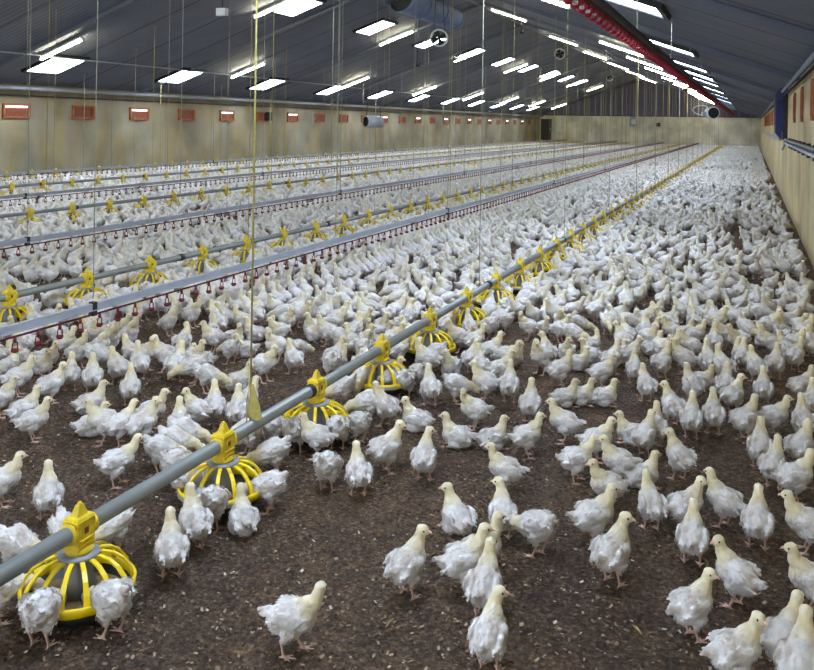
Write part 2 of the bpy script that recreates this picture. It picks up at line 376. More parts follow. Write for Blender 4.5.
# cable tray on the near wall
t = empty('cable_tray', (0, 0, 0))
b = MB(); b.box((.60, 4, 1.30), (.66, 18.2, 1.335)); b.tube([(.63, 18.2, 1.32), (.60, 18.9, 1.18)], .022, 8); b.build('rail', M['alu'], t)
b = MB()
pts = []; rr = []
y = 4.
while y < 18.4: pts += [(.63, y, 1.375)]; rr += [.036 if int(round(y/.07)) % 2 else .026]; y += .07
b.tube(pts, rr, 8); b.build('hose', M['dark'], t)
b = MB()
for y in [5+1.1*i for i in range(12)]: b.box((.64, y, 1.24), (XR, y+.03, 1.42))
b.build('bracket', M['steel'], t)
tag(t, 'silver rail with black ribbed hose along the near wall', 'cable tray')
b = MB(); b.box((.62, 22, 1.32), (.67, 60, 1.38)); tag(b.build('wall_rail', M['grey']), 'grey rail on the near wall beyond the blue hood', 'rail')
# blue wall fan hood
t = empty('fan_hood', (XR, 19.9, 1.92))
b = MB(); b.box((-.1, -1.0, -.55), (0, 1.0, .55)); b.build('frame', M['dark'], t)
b = MB()
hx = [(-.1, -1.0, -.3), (-.1, -.6, -.55), (-.1, .6, -.55), (-.1, 1.0, -.3), (-.1, 1.0, .3), (-.1, .6, .55), (-.1, -.6, .55), (-.1, -1.0, .3)]
inn = [(-.21, p[1]*.7, p[2]*.75) for p in hx]
b.add(hx+inn, [(i, (i+1) % 8, 8+(i+1) % 8, 8+i) for i in range(8)]+[tuple(range(8, 16))]); b.build('cover', M['blue'], t)
tag(t, 'blue hooded fan cover standing out from the near wall', 'fan cover')

# ------------------------------------------------------------------ air inlets
def make_inlet(sgn, lit, hgt=.36, wid=.84):
    r = empty('air_inlet')
    b = MB(); w = wid/2; h = hgt/2; dp = (.055 if sgn > 0 else .03)*sgn
    def bx(a, c): b.box(tuple(min(p, q) for p, q in zip(a, c)), tuple(max(p, q) for p, q in zip(a, c)))
    bx((0, -w, -h), (dp, -w+.06, h)); bx((0, w-.06, -h), (dp, w, h)); bx((0, -w+.06, -h), (dp, w-.06, -h+.05)); bx((0, -w+.06, h-.05), (dp, w-.06, h))
    b.build('frame', M['orange'], r)
    b = MB(); bx((0, -w+.06, -h+.05), (.012*sgn, w-.06, h-.05)); fl = b.build('flap', M['orange_in'], r)
    if lit:
        b = MB(); bx((.018*sgn, -w+.08, h-.1), (.03*sgn, w-.08, h-.06)); b.build('daylight_gap', M['slit'], fl)
    return r
pl = [None, None]
for i in range(24):
    lit = 1 if i % 2 == 0 and i != 8 else 0
    o = pl[lit] = pl[lit] or make_inlet(1, lit)
    if i > 1: o = copy_tree(o)
    o.location = (XL, 15.8+2.27*i, 1.74)
    tag(o, 'orange air inlet %sin the far long wall, %s from the front' % ('with daylight gap ' if lit else '', ordn(i+1)), 'air inlet', 'air inlets in the far long wall')
p = None
for i, y in enumerate([8.95+2.27*k for k in range(4)]+[24.5+2.27*k for k in range(12)]):
    o = make_inlet(-1, 0, .5, .34) if p is None else copy_tree(p)
    p = p or o; o.location = (XR, y, 1.95)
    tag(o, 'tall orange brown air inlet high on the near wall, %s from the front' % ordn(i+1), 'air inlet', 'air inlets in the near wall')

# ------------------------------------------------------------------ fans, duct and boxes
def make_fan(name, loc, dia, rz, up):
    r = empty(name, loc, rz); rad = dia/2
    rot = Matrix.Rotation(PI/2, 4, 'X')
    b = MB(); b.lathe([(rad*.86, -.09), (rad, -.09), (rad, .09), (rad*.86, .09)], 28, closed=True, mat=rot); b.build('shroud', M['white'], r)
    b = MB(); b.lathe([(0.001, -.05), (rad*.2, -.05), (rad*.2, .05), (.001, .05)], 14, mat=rot); b.build('motor', M['dark'], r)
    for k in range(4):
        a = k*PI/2+.4; b = MB()
        pts = [(math.cos(a)*q, -.02+.0*q, math.sin(a)*q) for q in (rad*.15, rad*.45, rad*.82)]
        s = Vector((-math.sin(a), .5, math.cos(a))).normalized()
        b.strip(pts, [rad*.3, rad*.6, rad*.7], .01, s); b.build('blade', M['dark'], r)
    b = MB()
    for s in (-1, 1): b.tube([(s*rad*.6, 0, rad*.8), (s*rad*.4, 0, up)], .012, 6)
    b.build('hanger', M['steel'], r)
    return r
for (loc, dia, lab) in (((-8.54, 23.51, 4.1), .52, 'white ringed circulation fan hanging below the big duct'),
                        ((-8.18, 38.76, 4.86), .5, 'small round fan hanging under the ridge tubes, nearer one'),
                        ((-9.3, 60.96, 5.0), .5, 'small round fan hanging under the ridge tubes, farther one')):
    tag(make_fan('circulation_fan', loc, dia, R(12), roof_z(loc[0])-loc[2]), lab, 'fan', 'circulation fans')
def drum_fan(loc, rz, dia, ln, body, label, rods, ring=False):
    r = empty('fan_heater', loc, rz); rad = dia/2; rot = Matrix.Rotation(PI/2, 4, 'X')
    b = MB(); b.lathe([(rad*.82, ln/2+.02), (rad, ln/2), (rad, -ln/2), (rad*.7, -ln/2-.06), (rad*.6, -ln/2-.06)], 28, mat=rot); b.build('drum', M[body], r)
    b = MB(); b.lathe([(.001, ln/2-.03), (rad*.86, ln/2-.03)], 24, mat=rot)
    for q in (.25, .45, .65, .84): b.lathe([(rad*q-.006, ln/2), (rad*q+.006, ln/2), (rad*q+.006, ln/2+.012), (rad*q-.006, ln/2+.012)], 24, closed=True, mat=rot)
    b.build('grille', M['dark'], r)
    b = MB(); b.lathe([(.001, -ln/2+.03), (rad*.68, -ln/2+.03)], 20, mat=rot); b.build('rear_cover', M['steel'], r)
    b = MB()
    for s in (-1, 1): b.tube([(s*rad*.7, s*ln*.3, rad*.6), (s*rad*.4, s*ln*.3, rods)], .014, 6)
    b.build('hanger', M['steel'], r)
    if ring:
        b = MB(); pts = [(-rad*1.5+.38*math.cos(t*PI/9), .1, .12+.2*math.sin(t*PI/9)) for t in range(19)]; b.tube(pts, .02, 6); b.build('gas_hose', M['white'], r)
        b = MB(); b.box((-rad*1.5, -.1, -.15), (-rad*.8, .15, .05)); b.build('burner_box', M['grey'], r)
    return tag(r, label, 'fan heater')
drum_fan((-14.9, 33.0, 1.62), R(-28), .5, .78, 'alu', 'silver drum fan heater hanging before the far long wall', roof_z(-14.9)-1.62)
drum_fan((-1.58, 39.28, 2.23), R(18), .56, .4, 'white', 'white round fan heater hanging below the raised drinker line', roof_z(-1.58)-2.23, True)
t = empty('ventilation_duct', (-9.2, 24.2, 5.12))
b = MB(); ys = [-2.2, -1.1, 0, 1.1, 2.2]; prof = []
b.tube([(0, -2.2, 0), (0, 2.3, 0)], .41, 28, cap=False)
b.build('duct_body', M['duct'], t)
b = MB()
for y in (-2.2, -.7, .8, 2.3): b.lathe([(.405, y-.04), (.44, y-.04), (.44, y+.04), (.405, y+.04)], 28, closed=True, mat=Matrix.Rotation(-PI/2, 4, 'X'))
b.build('duct_band', M['duct'], t)
b = MB(); b.lathe([(.001, 2.2), (.40, 2.2)], 28, mat=Matrix.Rotation(-PI/2, 4, 'X')); b.lathe([(.001, -1.9), (.40, -1.9)], 28, mat=Matrix.Rotation(-PI/2, 4, 'X')); b.build('damper', M['steel'], t)
tag(t, 'big blue grey ventilation duct hanging under the roof', 'duct')
def small_box(name, loc, s, mat, label, cat, rods=0):
    t = empty(name, loc); b = MB(); b.box((-s[0]/2, -s[1]/2, -s[2]/2), (s[0]/2, s[1]/2, s[2]/2)); b.build('casing', M[mat], t)
    b = MB(); b.box((-s[0]*.3, -s[1]/2-.012, -s[2]*.3), (s[0]*.3, -s[1]/2, s[2]*.2)); b.build('cover_plate', M['white' if mat != 'dark' else 'steel'], t)
    if rods: b = MB(); b.tube([(0, 0, s[2]/2), (0, 0, rods)], .012, 6); b.build('hanger', M['steel'], t)
    return tag(t, label, cat)
small_box('junction_box', (-8.68, 12.67, 3.5), (.19, .1, .13), 'white', 'small white box hanging in the dark under the roof', 'junction box', roof_z(-8.68)-3.5)
small_box('control_box', (-8.95, Y1-.1, 2.0), (.62, .2, .8), 'grey', 'grey blue control cabinet on the far end wall', 'control box')
small_box('wall_socket', (-7.0, Y1-.08, 1.75), (.3, .15, .3), 'dark', 'small dark box beside the grey cabinet on the end wall', 'socket box')
for loc, lab in (((-9.13, 23.27, 3.3), 'small dark camera hanging below the white ringed fan'), ((-7.07, 27.35, 4.64), 'small dark camera hanging beside the ridge conduit'), ((-2.3, 33.5, 3.0), 'small dark camera among the near slope tubes')):
    t = empty('barn_camera', loc, R(30))
    b = MB(); b.box((-.06, -.12, -.06), (.06, .12, .06)); b.build('casing', M['dark'], t)
    b = MB(); b.tube([(0, -.12, 0), (0, -.17, 0)], .04, 10); b.build('lens', M['steel'], t)
    b = MB(); top_ = 4.69 if 22 < loc[1] < 26 and loc[0] < -8.8 else roof_z(loc[0]); b.tube([(0, 0, .05), (.05, .02, top_-loc[2])], .012, 6); b.build('hanger', M['steel'], t)
    tag(t, lab, 'camera')
small_box('control_box', (-16.71, 27.5, 1.75), (.18, .3, .32), 'dark', 'dark box hanging by the far long wall near the silver drum', 'control box')

# ------------------------------------------------------------------ feeding lines
ZP = .27
LINES = [(-1.95*1.023, 2.11*1.023, 'nearest', .809), (-4.95*1.023, (4.62-.777*3)*1.023, 'second', .795), (-9.1*1.015, 8.95-.79*7, 'third', .79), (-13.0, 12.15-.77*9, 'fourth', .77), (-15.9, 14.7-.757*9, 'farthest', .757)]
X1 = LINES[0][0]
def cord(x, y, z0, r, label, group, mat='cord', lean=0.):
    b = MB(); b.tube([(x, y, z0), (x+lean, y, roof_z(x+lean))], r, 6); return tag(b.build('hanging_cord', M[mat]), label, 'cord', group)
for x, ys, nm, sp in LINES:
    e = empty('feeding_pipe', (x, 0, 0))
    b = MB(); b.tube([(0, .6, ZP), (0, 30, ZP), (0, Y1-1.2, ZP)], .027, 14); b.build('pipe', M['pipe'], e)
    nj = 0
    for k in range(23):
        y = 3.72+3.05*k
        b = MB(); b.tube([(0, y-.03, ZP), (0, y+.03, ZP)], .033, 12); c = b.build('joint_clamp', M['dark'], e)
    tag(e, 'grey steel feeding pipe, %s of the five from the camera' % nm, 'feeding pipe', 'feeding pipes')

def pan_parts(lod):
    """list of (name, MB, mats)"""
    out = []; n = 32 if lod == 0 else 14 if lod == 1 else 9
    S = 14
    b = MB()
    b.box((-.030, -.038, .205), (.030, .038, .312))
    vs = [(-.033, -.041, .306), (.033, -.041, .306), (.033, .041, .306), (-.033, .041, .306), (-.026, -.032, .316), (.026, -.032, .316), (.026, .032, .316), (-.026, .032, .316)]
    b.add(vs, [(0,1,5,4),(1,2,6,5),(2,3,7,6),(3,0,4,7),(4,5,6,7),(0,3,2,1)])
    vs = [(-.015, -.024, .314), (.015, -.024, .314), (.015, .024, .314), (-.015, .024, .314), (-.008, -.010, .350), (.008, -.010, .350), (.008, .010, .350), (-.008, .010, .350)]
    b.add(vs, [(0,1,5,4),(1,2,6,5),(2,3,7,6),(3,0,4,7),(4,5,6,7),(0,3,2,1)])
    if lod < 2:
        b.tube([(0, 0, .346), (0, 0, .358)], [.009, .006], 8)
        for q in (-1, 1): b.tube([(0, q*.036, ZP), (0, q*.054, ZP)], .034, 14)
        b.lathe([(.030, .180), (.042, .200), (.047, .212), (.02, .22)], n)
        for sx in (-1, 1):
            for zz in (.226, .242): b.box((sx*.030-.004, -.030, zz), (sx*.030+.004, .030, zz+.005))
    out.append(('pipe_clamp', b, 'yellow_dirty'))
    b = MB(); b.lathe([(.02, .186), (.064, .186), (.067, .192), (.064, .199), (.02, .201)], n); out.append(('collar', b, 'collar'))
    sp = []
    for k in range(S):
        if lod == 2 and k % 2: continue
        a = 2*PI*(k+.5)/S; c, s = math.cos(a), math.sin(a)
        rz = [(.046, .186), (.075, .189), (.107, .180), (.136, .160), (.159, .130), (.171, .096)] if lod < 2 else [(.045, .188), (.115, .176), (.171, .096)]
        q = MB(); q.strip([(r_*c, r_*s, z_) for r_, z_ in rz], [.014, .014, .014, .015, .017, .022] if lod < 2 else [.026, .026, .03], .007, (-s, c, 0)); sp.append(q)
    out.append(('spoke', sp, 'yellow'))
    b = MB(); b.lathe([(.166, .072), (.178, .076), (.180, .100), (.174, .106), (.167, .100), (.165, .080)], n, closed=True); out.append(('rim', b, 'yellow'))
    if lod == 0:
        b = MB()
        for k in range(5):
            a0 = 2*PI*k/5+.35; pts = [(.1815*math.cos(a0+t*.06), .1815*math.sin(a0+t*.06), .088) for t in range(-4, 5)]
            vs = [(x_, y_, z_+d_) for x_, y_, z_ in pts for d_ in (-.007, .007)]
            b.add(vs, [(2*i, 2*i+2, 2*i+3, 2*i+1) for i in range(8)])
        out.append(('rim_decal', b, 'decal'))
        b = MB(); b.box((.0295, -.009, .262), (.0312, .009, .282)); b.box((-.0312, -.009, .262), (-.0295, .009, .282)); out.append(('clamp_mark', b, 'rust'))
        b = MB()
        for k in range(6):
            a = 2*PI*k/6; b.strip([(.03*math.cos(a), .03*math.sin(a), .05), (.11*math.cos(a), .11*math.sin(a), .055)], .05, .012, (-math.sin(a), math.cos(a), 0))
        out.append(('inner_fin', b, 'yellow_dirty'))
    if lod < 2:
        b = MB(); b.lathe([(.042, .186), (.046, .12), (.066, .07), (.062, .07), (.04, .12), (.038, .186)], n); out.append(('drop_tube', b, 'collar'))
    b = MB(); b.lathe([(.001, .012), (.11, .014), (.156, .042), (.170, .074), (.162, .074), (.144, .046), (.001, .026)], n); out.append(('dish', b, 'dark'))
    b = MB(); b.lathe([(.001, .072), (.07, .070), (.12, .060), (.155, .050)], n); out.append(('feed', b, 'feed'))
    return out
def make_pan(lod):
    if lod == 0:
        r = empty('feeder_pan')
        up = {'rim_decal': 'rim', 'clamp_mark': 'pipe_clamp', 'feed': 'dish', 'inner_fin': 'dish'}; done = {}
        for nm, q, mt in sorted(pan_parts(0), key=lambda t_: t_[0] in up):
            if isinstance(q, list):
                for w in q: w.build(nm, M[mt], r)
            else: done[nm] = q.build(nm, M[mt], done[up[nm]] if nm in up else r)
        return r
    if lod == 1:
        r = empty('feeder_pan')
        for nm, q, mt in pan_parts(1):
            if isinstance(q, list):
                w = MB()
                for k in q: w.add(k.v, k.f)
                q = w; nm = 'grill'
            if nm in ('drop_tube', 'feed', 'rim', 'collar'): pass
            q.build(nm, M[mt], r)
        return r
    b = MB(); mats = []
    for nm, q, mt in pan_parts(2):
        if M[mt] not in mats: mats.append(M[mt])
        b.cur = mats.index(M[mt])
        for w in (q if isinstance(q, list) else [q]): b.add(w.v, w.f)
    return b.build('feeder_pan', mats)
pans = []
for li, (x, ys, nm, sp) in enumerate(LINES):
    y = ys; k = 0
    while y < Y1-1.3:
        px, py, d = proj(x, y, .2)
        if px > -25: k += 1; pans.append((d, x, y, li, nm, k))
        elif px > -160: pans.append((d, x, y, li, nm, 0))
        y += sp
pans.sort()
PANS = pans[:]
proto = [None]*3; shown = 0; rest = []
ys_seen = {}
for d, x, y, li, nm, k in pans:
    if shown >= 300: rest.append((x, y)); continue
    lod = 0 if d < 8.5 else 1 if d < 17 else 2
    if proto[lod] is None: o = proto[lod] = make_pan(lod)
    else: o = copy_tree(proto[lod])
    o.location = (x, y, 0)
    if lod == 0: o.rotation_euler.z = random.choice((0, PI))
    lab = 'yellow feeder pan on the %s feeding pipe, %s from the front' % (nm, ordn(k)) if k else 'yellow feeder pan on the %s feeding pipe, beside the view' % nm
    tag(o, lab, 'feeder pan', 'feeder pans on the %s feeding pipe' % nm); shown += 1
if rest:
    me = proto[2].data; nv = len(me.vertices)
    b = MB(); bv = [v.co.copy() for v in me.vertices]
    for x, y in rest:
        o_ = len(b.v); b.v += [(v.x+x, v.y+y, v.z) for v in bv]
        for p_ in me.polygons: b.f.append(tuple(i+o_ for i in p_.vertices)); b.mi.append(p_.material_index); b.sm.append(False)
    tag(b.build('feeder_pans_far_off', list(me.materials)), 'yellow feeder pans at the far end of all five pipes', 'feeder pans', kind='stuff')
# cords of the feeding pipes
for li, (x, ys, nm, sp) in enumerate(LINES):
    k = 0; y = 3.17 if li == 0 else (7.95-3.35 if li == 1 else 4.4+li*.9)
    while y < 66:
        px = proj(x, y, .5)[0]
        if px > -20:
            k += 1
            if li == 0 and k == 1: cord(x, y, ZP+.02, .0042, 'thick yellow rope down to the nearest feeding pipe', None, 'rope', .0)
            else: cord(x, y, ZP+.02, .0028 if proj(x, y, 1)[2] < 14 else .0055, 'thin pale cord holding the %s feeding pipe, %s from the front' % (nm, ordn(k)), 'cords of the %s feeding pipe' % nm, 'rope' if (k+li) % 2 else 'cord')
        y += 3.35 if li < 2 else 3.05
# yellow net tag on the first rope
t = empty('net_tag', (X1, 3.17, .30))
b = MB()
b.add([(.0, 0, .155), (.012, .004, .155), (.042, .006, .07), (.062, -.002, .012), (.03, .008, .0), (-.008, 0, .02), (.0, 0, .09)],
      [(0, 1, 6), (1, 2, 6), (2, 3, 4), (2, 4, 6), (6, 4, 5)])
o = b.build('net', M['rope'], t); sm = o.modifiers.new('s', 'SOLIDIFY'); sm.thickness = .006
b = MB(); b.tube([(0, 0, .2), (-.016, -.004, .08), (-.006, -.02, 0), (.008, -.032, -.04), (.012, -.028, -.09)], .003, 6); b.build('rope_end', M['rope'], t)
tag(t, 'yellow netting tag tied to the rope above the nearest pipe', 'tag')

# ------------------------------------------------------------------ drinker lines
DR = [(-3.80, 2.0, 'nearest'), (-6.42, 4.0, 'second'), (-10.1, 7.5, 'third'), (-14.2, 11.5, 'fourth')]
def cup_mesh(cupz, lod):
    b = MB(); n = 8 if lod == 0 else 5
    b.tube([(0, 0, 0), (0, 0, -.03)], .009, n)
    for s in (-1, 1): b.tube([(0, 0, -.02), (0, s*.018, -.035), (0, s*.019, -.075)], .0035, 5 if lod == 0 else 4)
    b.lathe([(.001, -.088), (.014, -.086), (.021, -.076), (.022, -.066), (.018, -.068), (.001, -.078)], 12 if lod == 0 else 7)
    return b.mesh('nipple_cup', M['red'])
me0, me1 = cup_mesh(0, 0), cup_mesh(0, 1)
RAILZ = .42
for x, ys, nm in DR:
    e = empty('drinker_line', (x, 0, 0))
    b = MB()
    b.box((-.014, ys, RAILZ-.022), (.014, Y1-1, RAILZ+.02)); b.box((-.022, ys, RAILZ-.026), (.022, Y1-1, RAILZ-.02))
    b.build('rail', M['alu'], e)
    b = MB(); b.tube([(0, ys, RAILZ-.052), (0, Y1-1, RAILZ-.052)], .0065, 8); b.build('water_pipe', M['redpipe'], e)
    y = ys+.09; n = 0; bb = MB(); cv = [v.co.copy() for v in me1.vertices]; cf = [tuple(p.vertices) for p in me1.polygons]
    while y < Y1-1.2:
        px, py, d = proj(x, y, .3)
        if px > -12 and n < 100:
            o = bpy.data.objects.new('nipple_cup', me0 if d < 9 else me1); COL.objects.link(o); o.parent = e; o.location = (0, y, RAILZ-.055); n += 1
        elif px > -80:
            o_ = len(bb.v); bb.v += [(v.x, v.y+y, v.z+RAILZ-.055) for v in cv]
            for f in cf: bb.f.append(tuple(i+o_ for i in f)); bb.mi.append(0); bb.sm.append(False)
        y += .167
    tag(bb.build('nipple_cups', M['red'], e), kind='stuff')
    for k in range(18):
        y = ys+2.2+6.7*k
        if y > Y1-2: break
        b = MB(); b.box((-.019, y-.018, RAILZ-.058), (.019, y+.018, RAILZ+.028)); b.build('rail_clip', M['dark'], e)
    tag(e, 'aluminium drinker line with red nipple cups, %s low one from the camera' % nm, 'drinker line', 'low drinker lines')
    k = 0; y = ys+2.2
    while y < 66:
        if proj(x, y, .5)[0] > -20:
            k += 1; cord(x, y, RAILZ+.045, .0026 if proj(x, y, 1)[2] < 14 else .005, 'thin pale cord holding the %s drinker line, %s from the front' % (nm, ordn(k)), 'cords of the %s drinker line' % nm)
        y += 3.35
# raised drinker line near the camera
e = empty('drinker_line', (-.93, 0, 2.37))
b = MB(); b.strip([(0, 1.0, .03), (0, 52, .03)], .02, .07, (0, 0, 1)); b.tube([(0, 1, .045), (0, 52, .045)], .024, 8); b.build('rail', M['dark'], e)
b = MB(); b.box((-.016, 1.0, -.034), (.016, 52, -.006)); b.build('water_pipe', M['redpipe'], e)
bb = MB(); n = 0; y = 3.2; M['redcup'] = plain('bright_red_plastic', srgb(150, 22, 44), .85, 0, .1, 20)
b = MB(); b.tube([(0, 0, 0), (0, 0, -.04)], .012, 8)
b.strip([(0, 0, -.02), (-.02, 0, -.035), (-.023, 0, -.072)], .014, .008, (0, 1, 0)); b.strip([(0, 0, -.02), (.02, 0, -.035), (.023, 0, -.072)], .014, .008, (0, 1, 0))
b.lathe([(.001, -.090), (.014, -.088), (.024, -.076), (.025, -.068), (.02, -.070), (.001, -.08)], 10)
mec = b.mesh('nipple_cup', M['redcup'])
cv = [v.co.copy() for v in mec.vertices]; cf = [tuple(p.vertices) for p in mec.polygons]
while y < 51.8:
    if n < 100: o = bpy.data.objects.new('nipple_cup', mec); COL.objects.link(o); o.parent = e; o.location = (0, y, -.025); n += 1
    else:
        o_ = len(bb.v); bb.v += [(v.x, v.y+y, v.z-.025) for v in cv]
        for f in cf: bb.f.append(tuple(i+o_ for i in f)); bb.mi.append(0); bb.sm.append(False)
    y += .2
tag(bb.build('nipple_cups', M['redcup'], e), kind='stuff')
tag(e, 'raised drinker line with bright red cups hanging high under the roof', 'drinker line')
for k in range(14):
    y = 4.2+3.4*k; cord(-.93, y, 2.42, .006, 'short cord holding up the raised red drinker line, %s from the front' % ordn(k+1), 'cords of the raised drinker line')

# ------------------------------------------------------------------ chicks
def sph(bm, c, r, rot=None, seg=14, rings=10):
    mt = Matrix.Translation(c) @ (rot.to_4x4() if rot is not None else Matrix.Identity(4)) @ Matrix.Diagonal((r[0], r[1], r[2], 1))
    bmesh.ops.create_uvsphere(bm, u_segments=seg, v_segments=rings, radius=1, matrix=mt)
def capsule(bm, a, c, ra, rc, n=6):
    a, c = Vector(a), Vector(c)
    for i in range(n+1):
        t = i/n; p = a.lerp(c, t); r = ra+(rc-ra)*t; sph(bm, p, (r, r, r), seg=10, rings=7)
def stick(bm, a, c, ra, rc):
    a, c = Vector(a), Vector(c); d = c-a; q = d.to_track_quat('Z', 'Y').to_matrix().to_4x4()
    bmesh.ops.create_cone(bm, cap_ends=True, segments=8, radius1=ra, radius2=rc, depth=d.length, matrix=Matrix.Translation((a+c)/2) @ q)
    sph(bm, a, (ra,)*3, seg=8, rings=6); sph(bm, c, (rc,)*3, seg=8, rings=6)
def chick_proto(pose, seed):
    """returns mesh in plumage colours, head matrix"""
    rnd = random.Random(seed)
    base = pose[0]; look = {'l': 1, 'r': -1}.get(pose[1:2], 0)
    drop = -.058 if base == 'd' else 0
    pitch = {'s': -.24, 'd': -.12, 'e': .34, 'u': -.62, 'w': -.14}[base]     # +: nose down
    ctr = Vector((0, 0, .114+drop)); RP = Matrix.Rotation(pitch, 3, 'Y')
    T = lambda p: RP @ (Vector(p)-Vector((0, 0, .105)))+ctr
    bm = bmesh.new()
    sph(bm, T((-.005, 0, .108)), (.064, .047, .048), RP, 20, 14)
    sph(bm, T((.032, 0, .106)), (.043, .042, .044), RP)
    sph(bm, T((-.036, 0, .098)), (.040, .041, .042), RP)
    sph(bm, T((-.006, 0, .082)), (.046, .042, .038), RP)
    capsule(bm, T((-.060, 0, .114)), T((-.092, 0, .132)), .022, .008, 4)     # tail tuft
    for s in (-1, 1):
        wr = RP @ Matrix.Rotation(.28, 3, 'Y') @ Matrix.Rotation(s*-.12, 3, 'Z')
        sph(bm, T((-.008, s*.044, .114)), (.047, .012, .027), wr)
        capsule(bm, T((-.040, s*.041, .106)), T((-.076, s*.030, .106)), .013, .004, 4)
    nk = {'s': [(.040, 0, .130), (.056, 0, .168), (.060, 0, .196)], 'w': [(.044, 0, .128), (.068, 0, .162), (.078, 0, .190)],
          'd': [(.040, 0, .130), (.052, 0, .166), (.055, 0, .194)], 'e': [(.056, 0, .106), (.095, 0, .100), (.122, 0, .076)],
          'u': [(.052, 0, .130), (.078, 0, .160), (.095, 0, .20)]}[base]
    if base == 'e':
        nk = [T(nk[0]), ctr+Vector((.088, 0, -.018)), ctr+Vector((.108, 0, -.042))]
    elif base == 'u':
        nk = [T(nk[0]), ctr+Vector((.06, 0, .075)), ctr+Vector((.068, 0, .112))]
    else:
        nk = [T(nk[0])]+[Vector(p)+Vector((0, 0, drop)) for p in nk[1:]]
    nk[2].y += .006*look
    hp = {'s': .02, 'w': .05, 'd': .04, 'e': .9, 'u': -.75}[base]; yaw = look*1.15+rnd.uniform(-.1, .1)
    HR = Matrix.Rotation(yaw, 3, 'Z') @ Matrix.Rotation(hp, 3, 'Y')
    hc = nk[2]+HR @ Vector((.007, 0, .010))
    capsule(bm, nk[0], nk[1], .034, .0225, 5); capsule(bm, nk[1], nk[2], .0225, .018, 5)
    sph(bm, hc, (.0225, .0180, .0190), HR); sph(bm, hc+HR @ Vector((.012, 0, -.003)), (.013, .011, .011), HR)
    legs = []
    for s in (-1, 1):
        y = s*.027
        if base != 'd':
            hip = T((-.005, s*.030, .080)); st = s*.022 if base == 'w' else s*.004
            hock = Vector((hip.x-.012+st*.6, y, .046)); an = Vector((hip.x+.004+st, y, .007))
            q = (hock-hip); stick(bm, hip, hip.lerp(hock, .6), .026, .014); stick(bm, hip.lerp(hock, .5), hock, .014, .0065)
            stick(bm, hock, an, .0052, .0046)
        else:
            sph(bm, (0.0, s*.036, .03), (.036, .02, .026)); an = Vector((.045, s*.026, .006)); hock = Vector((.005, s*.028, .012)); stick(bm, hock, an, .0055, .0048)
        legs.append((hock, an))
        for a, l in ((0, .036), (.55, .030), (-.55, .030), (PI, .014)):
            e = an+Vector((math.cos(a)*l, math.sin(a)*l, -.004)); e.z = .0035; stick(bm, an+Vector((0, 0, -.003)), e, .0042, .0030); legs.append((an, e))
    me = bpy.data.meshes.new('tmp'); bm.to_mesh(me); bm.free()
    o = bpy.data.objects.new('tmp', me); COL.objects.link(o)
    rm = o.modifiers.new('r', 'REMESH'); rm.mode = 'VOXEL'; rm.voxel_size = .0036
    sm = o.modifiers.new('s', 'SMOOTH'); sm.factor = .45; sm.iterations = 2
    dg = bpy.context.evaluated_depsgraph_get(); out = bpy.data.meshes.new_from_object(o.evaluated_get(dg))
    bpy.data.objects.remove(o); bpy.data.meshes.remove(me)
    n = len(out.vertices); V = np.empty(n*3, np.float32); out.vertices.foreach_get('co', V); V = V.reshape(-1, 3)
    Nn = np.empty(n*3, np.float32); out.vertices.foreach_get('normal', Nn); Nn = Nn.reshape(-1, 3)
    def segd(a, c):
        a = np.array(a, np.float32); c = np.array(c, np.float32); d = c-a; t = np.clip(((V-a)@d)/(d@d+1e-9), 0, 1); return np.linalg.norm(V-(a+t[:, None]*d), axis=1)
    dn = np.minimum(segd(nk[1], nk[2]), segd(nk[2], hc+HR @ Vector((.015, 0, 0))))
    dn = np.minimum(dn, segd(nk[0].lerp(nk[1], .45), nk[1])-.006)
    nzv = np.array([noise.noise(Vector(v)*70+Vector((seed, 0, 0))) for v in V.tolist()], np.float32)
    yel = np.clip((.044+.012*nzv-dn)/.024, 0, 1)
    dl = np.minimum.reduce([segd(a, c) for a, c in legs]); leg = np.clip((.0105-dl)/.003, 0, 1)
    # ruffled plumage
    amp = np.clip(1-leg, 0, 1)
    for i in range(n):
        if amp[i] < .01: continue
        p = Vector(V[i]); q = Vector((p.x*38, p.y*60, p.z*60))+Vector((seed*7.1, 0, 0))
        h = noise.noise(q)*.0042+noise.noise(q*2.7)*.0022
        V[i] += Nn[i]*h*amp[i]*(1-.55*yel[i])
    V[:, 2] = np.maximum(V[:, 2], .0)
    out.vertices.foreach_set('co', V.ravel()); 
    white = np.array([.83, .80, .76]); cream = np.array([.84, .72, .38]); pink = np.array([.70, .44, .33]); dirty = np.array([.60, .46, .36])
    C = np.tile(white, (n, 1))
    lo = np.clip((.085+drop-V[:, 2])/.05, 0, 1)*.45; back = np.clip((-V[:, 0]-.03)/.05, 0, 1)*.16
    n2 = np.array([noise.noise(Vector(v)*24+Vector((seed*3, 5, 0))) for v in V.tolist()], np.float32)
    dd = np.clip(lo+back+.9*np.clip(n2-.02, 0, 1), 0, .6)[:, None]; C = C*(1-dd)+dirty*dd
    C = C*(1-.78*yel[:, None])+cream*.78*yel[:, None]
    C = C*(1-leg[:, None])+pink*leg[:, None]
    # feather flakes
    fv = []; ff = []; fc = []
    bw = RP @ Vector((-1, 0, -.25)); dh = np.minimum(segd(hc, nk[2]), segd(nk[1].lerp(nk[2], .5), nk[2]))
    ids = [i for i in range(n) if leg[i] < .01 and yel[i] < .8 and dh[i] > .038]
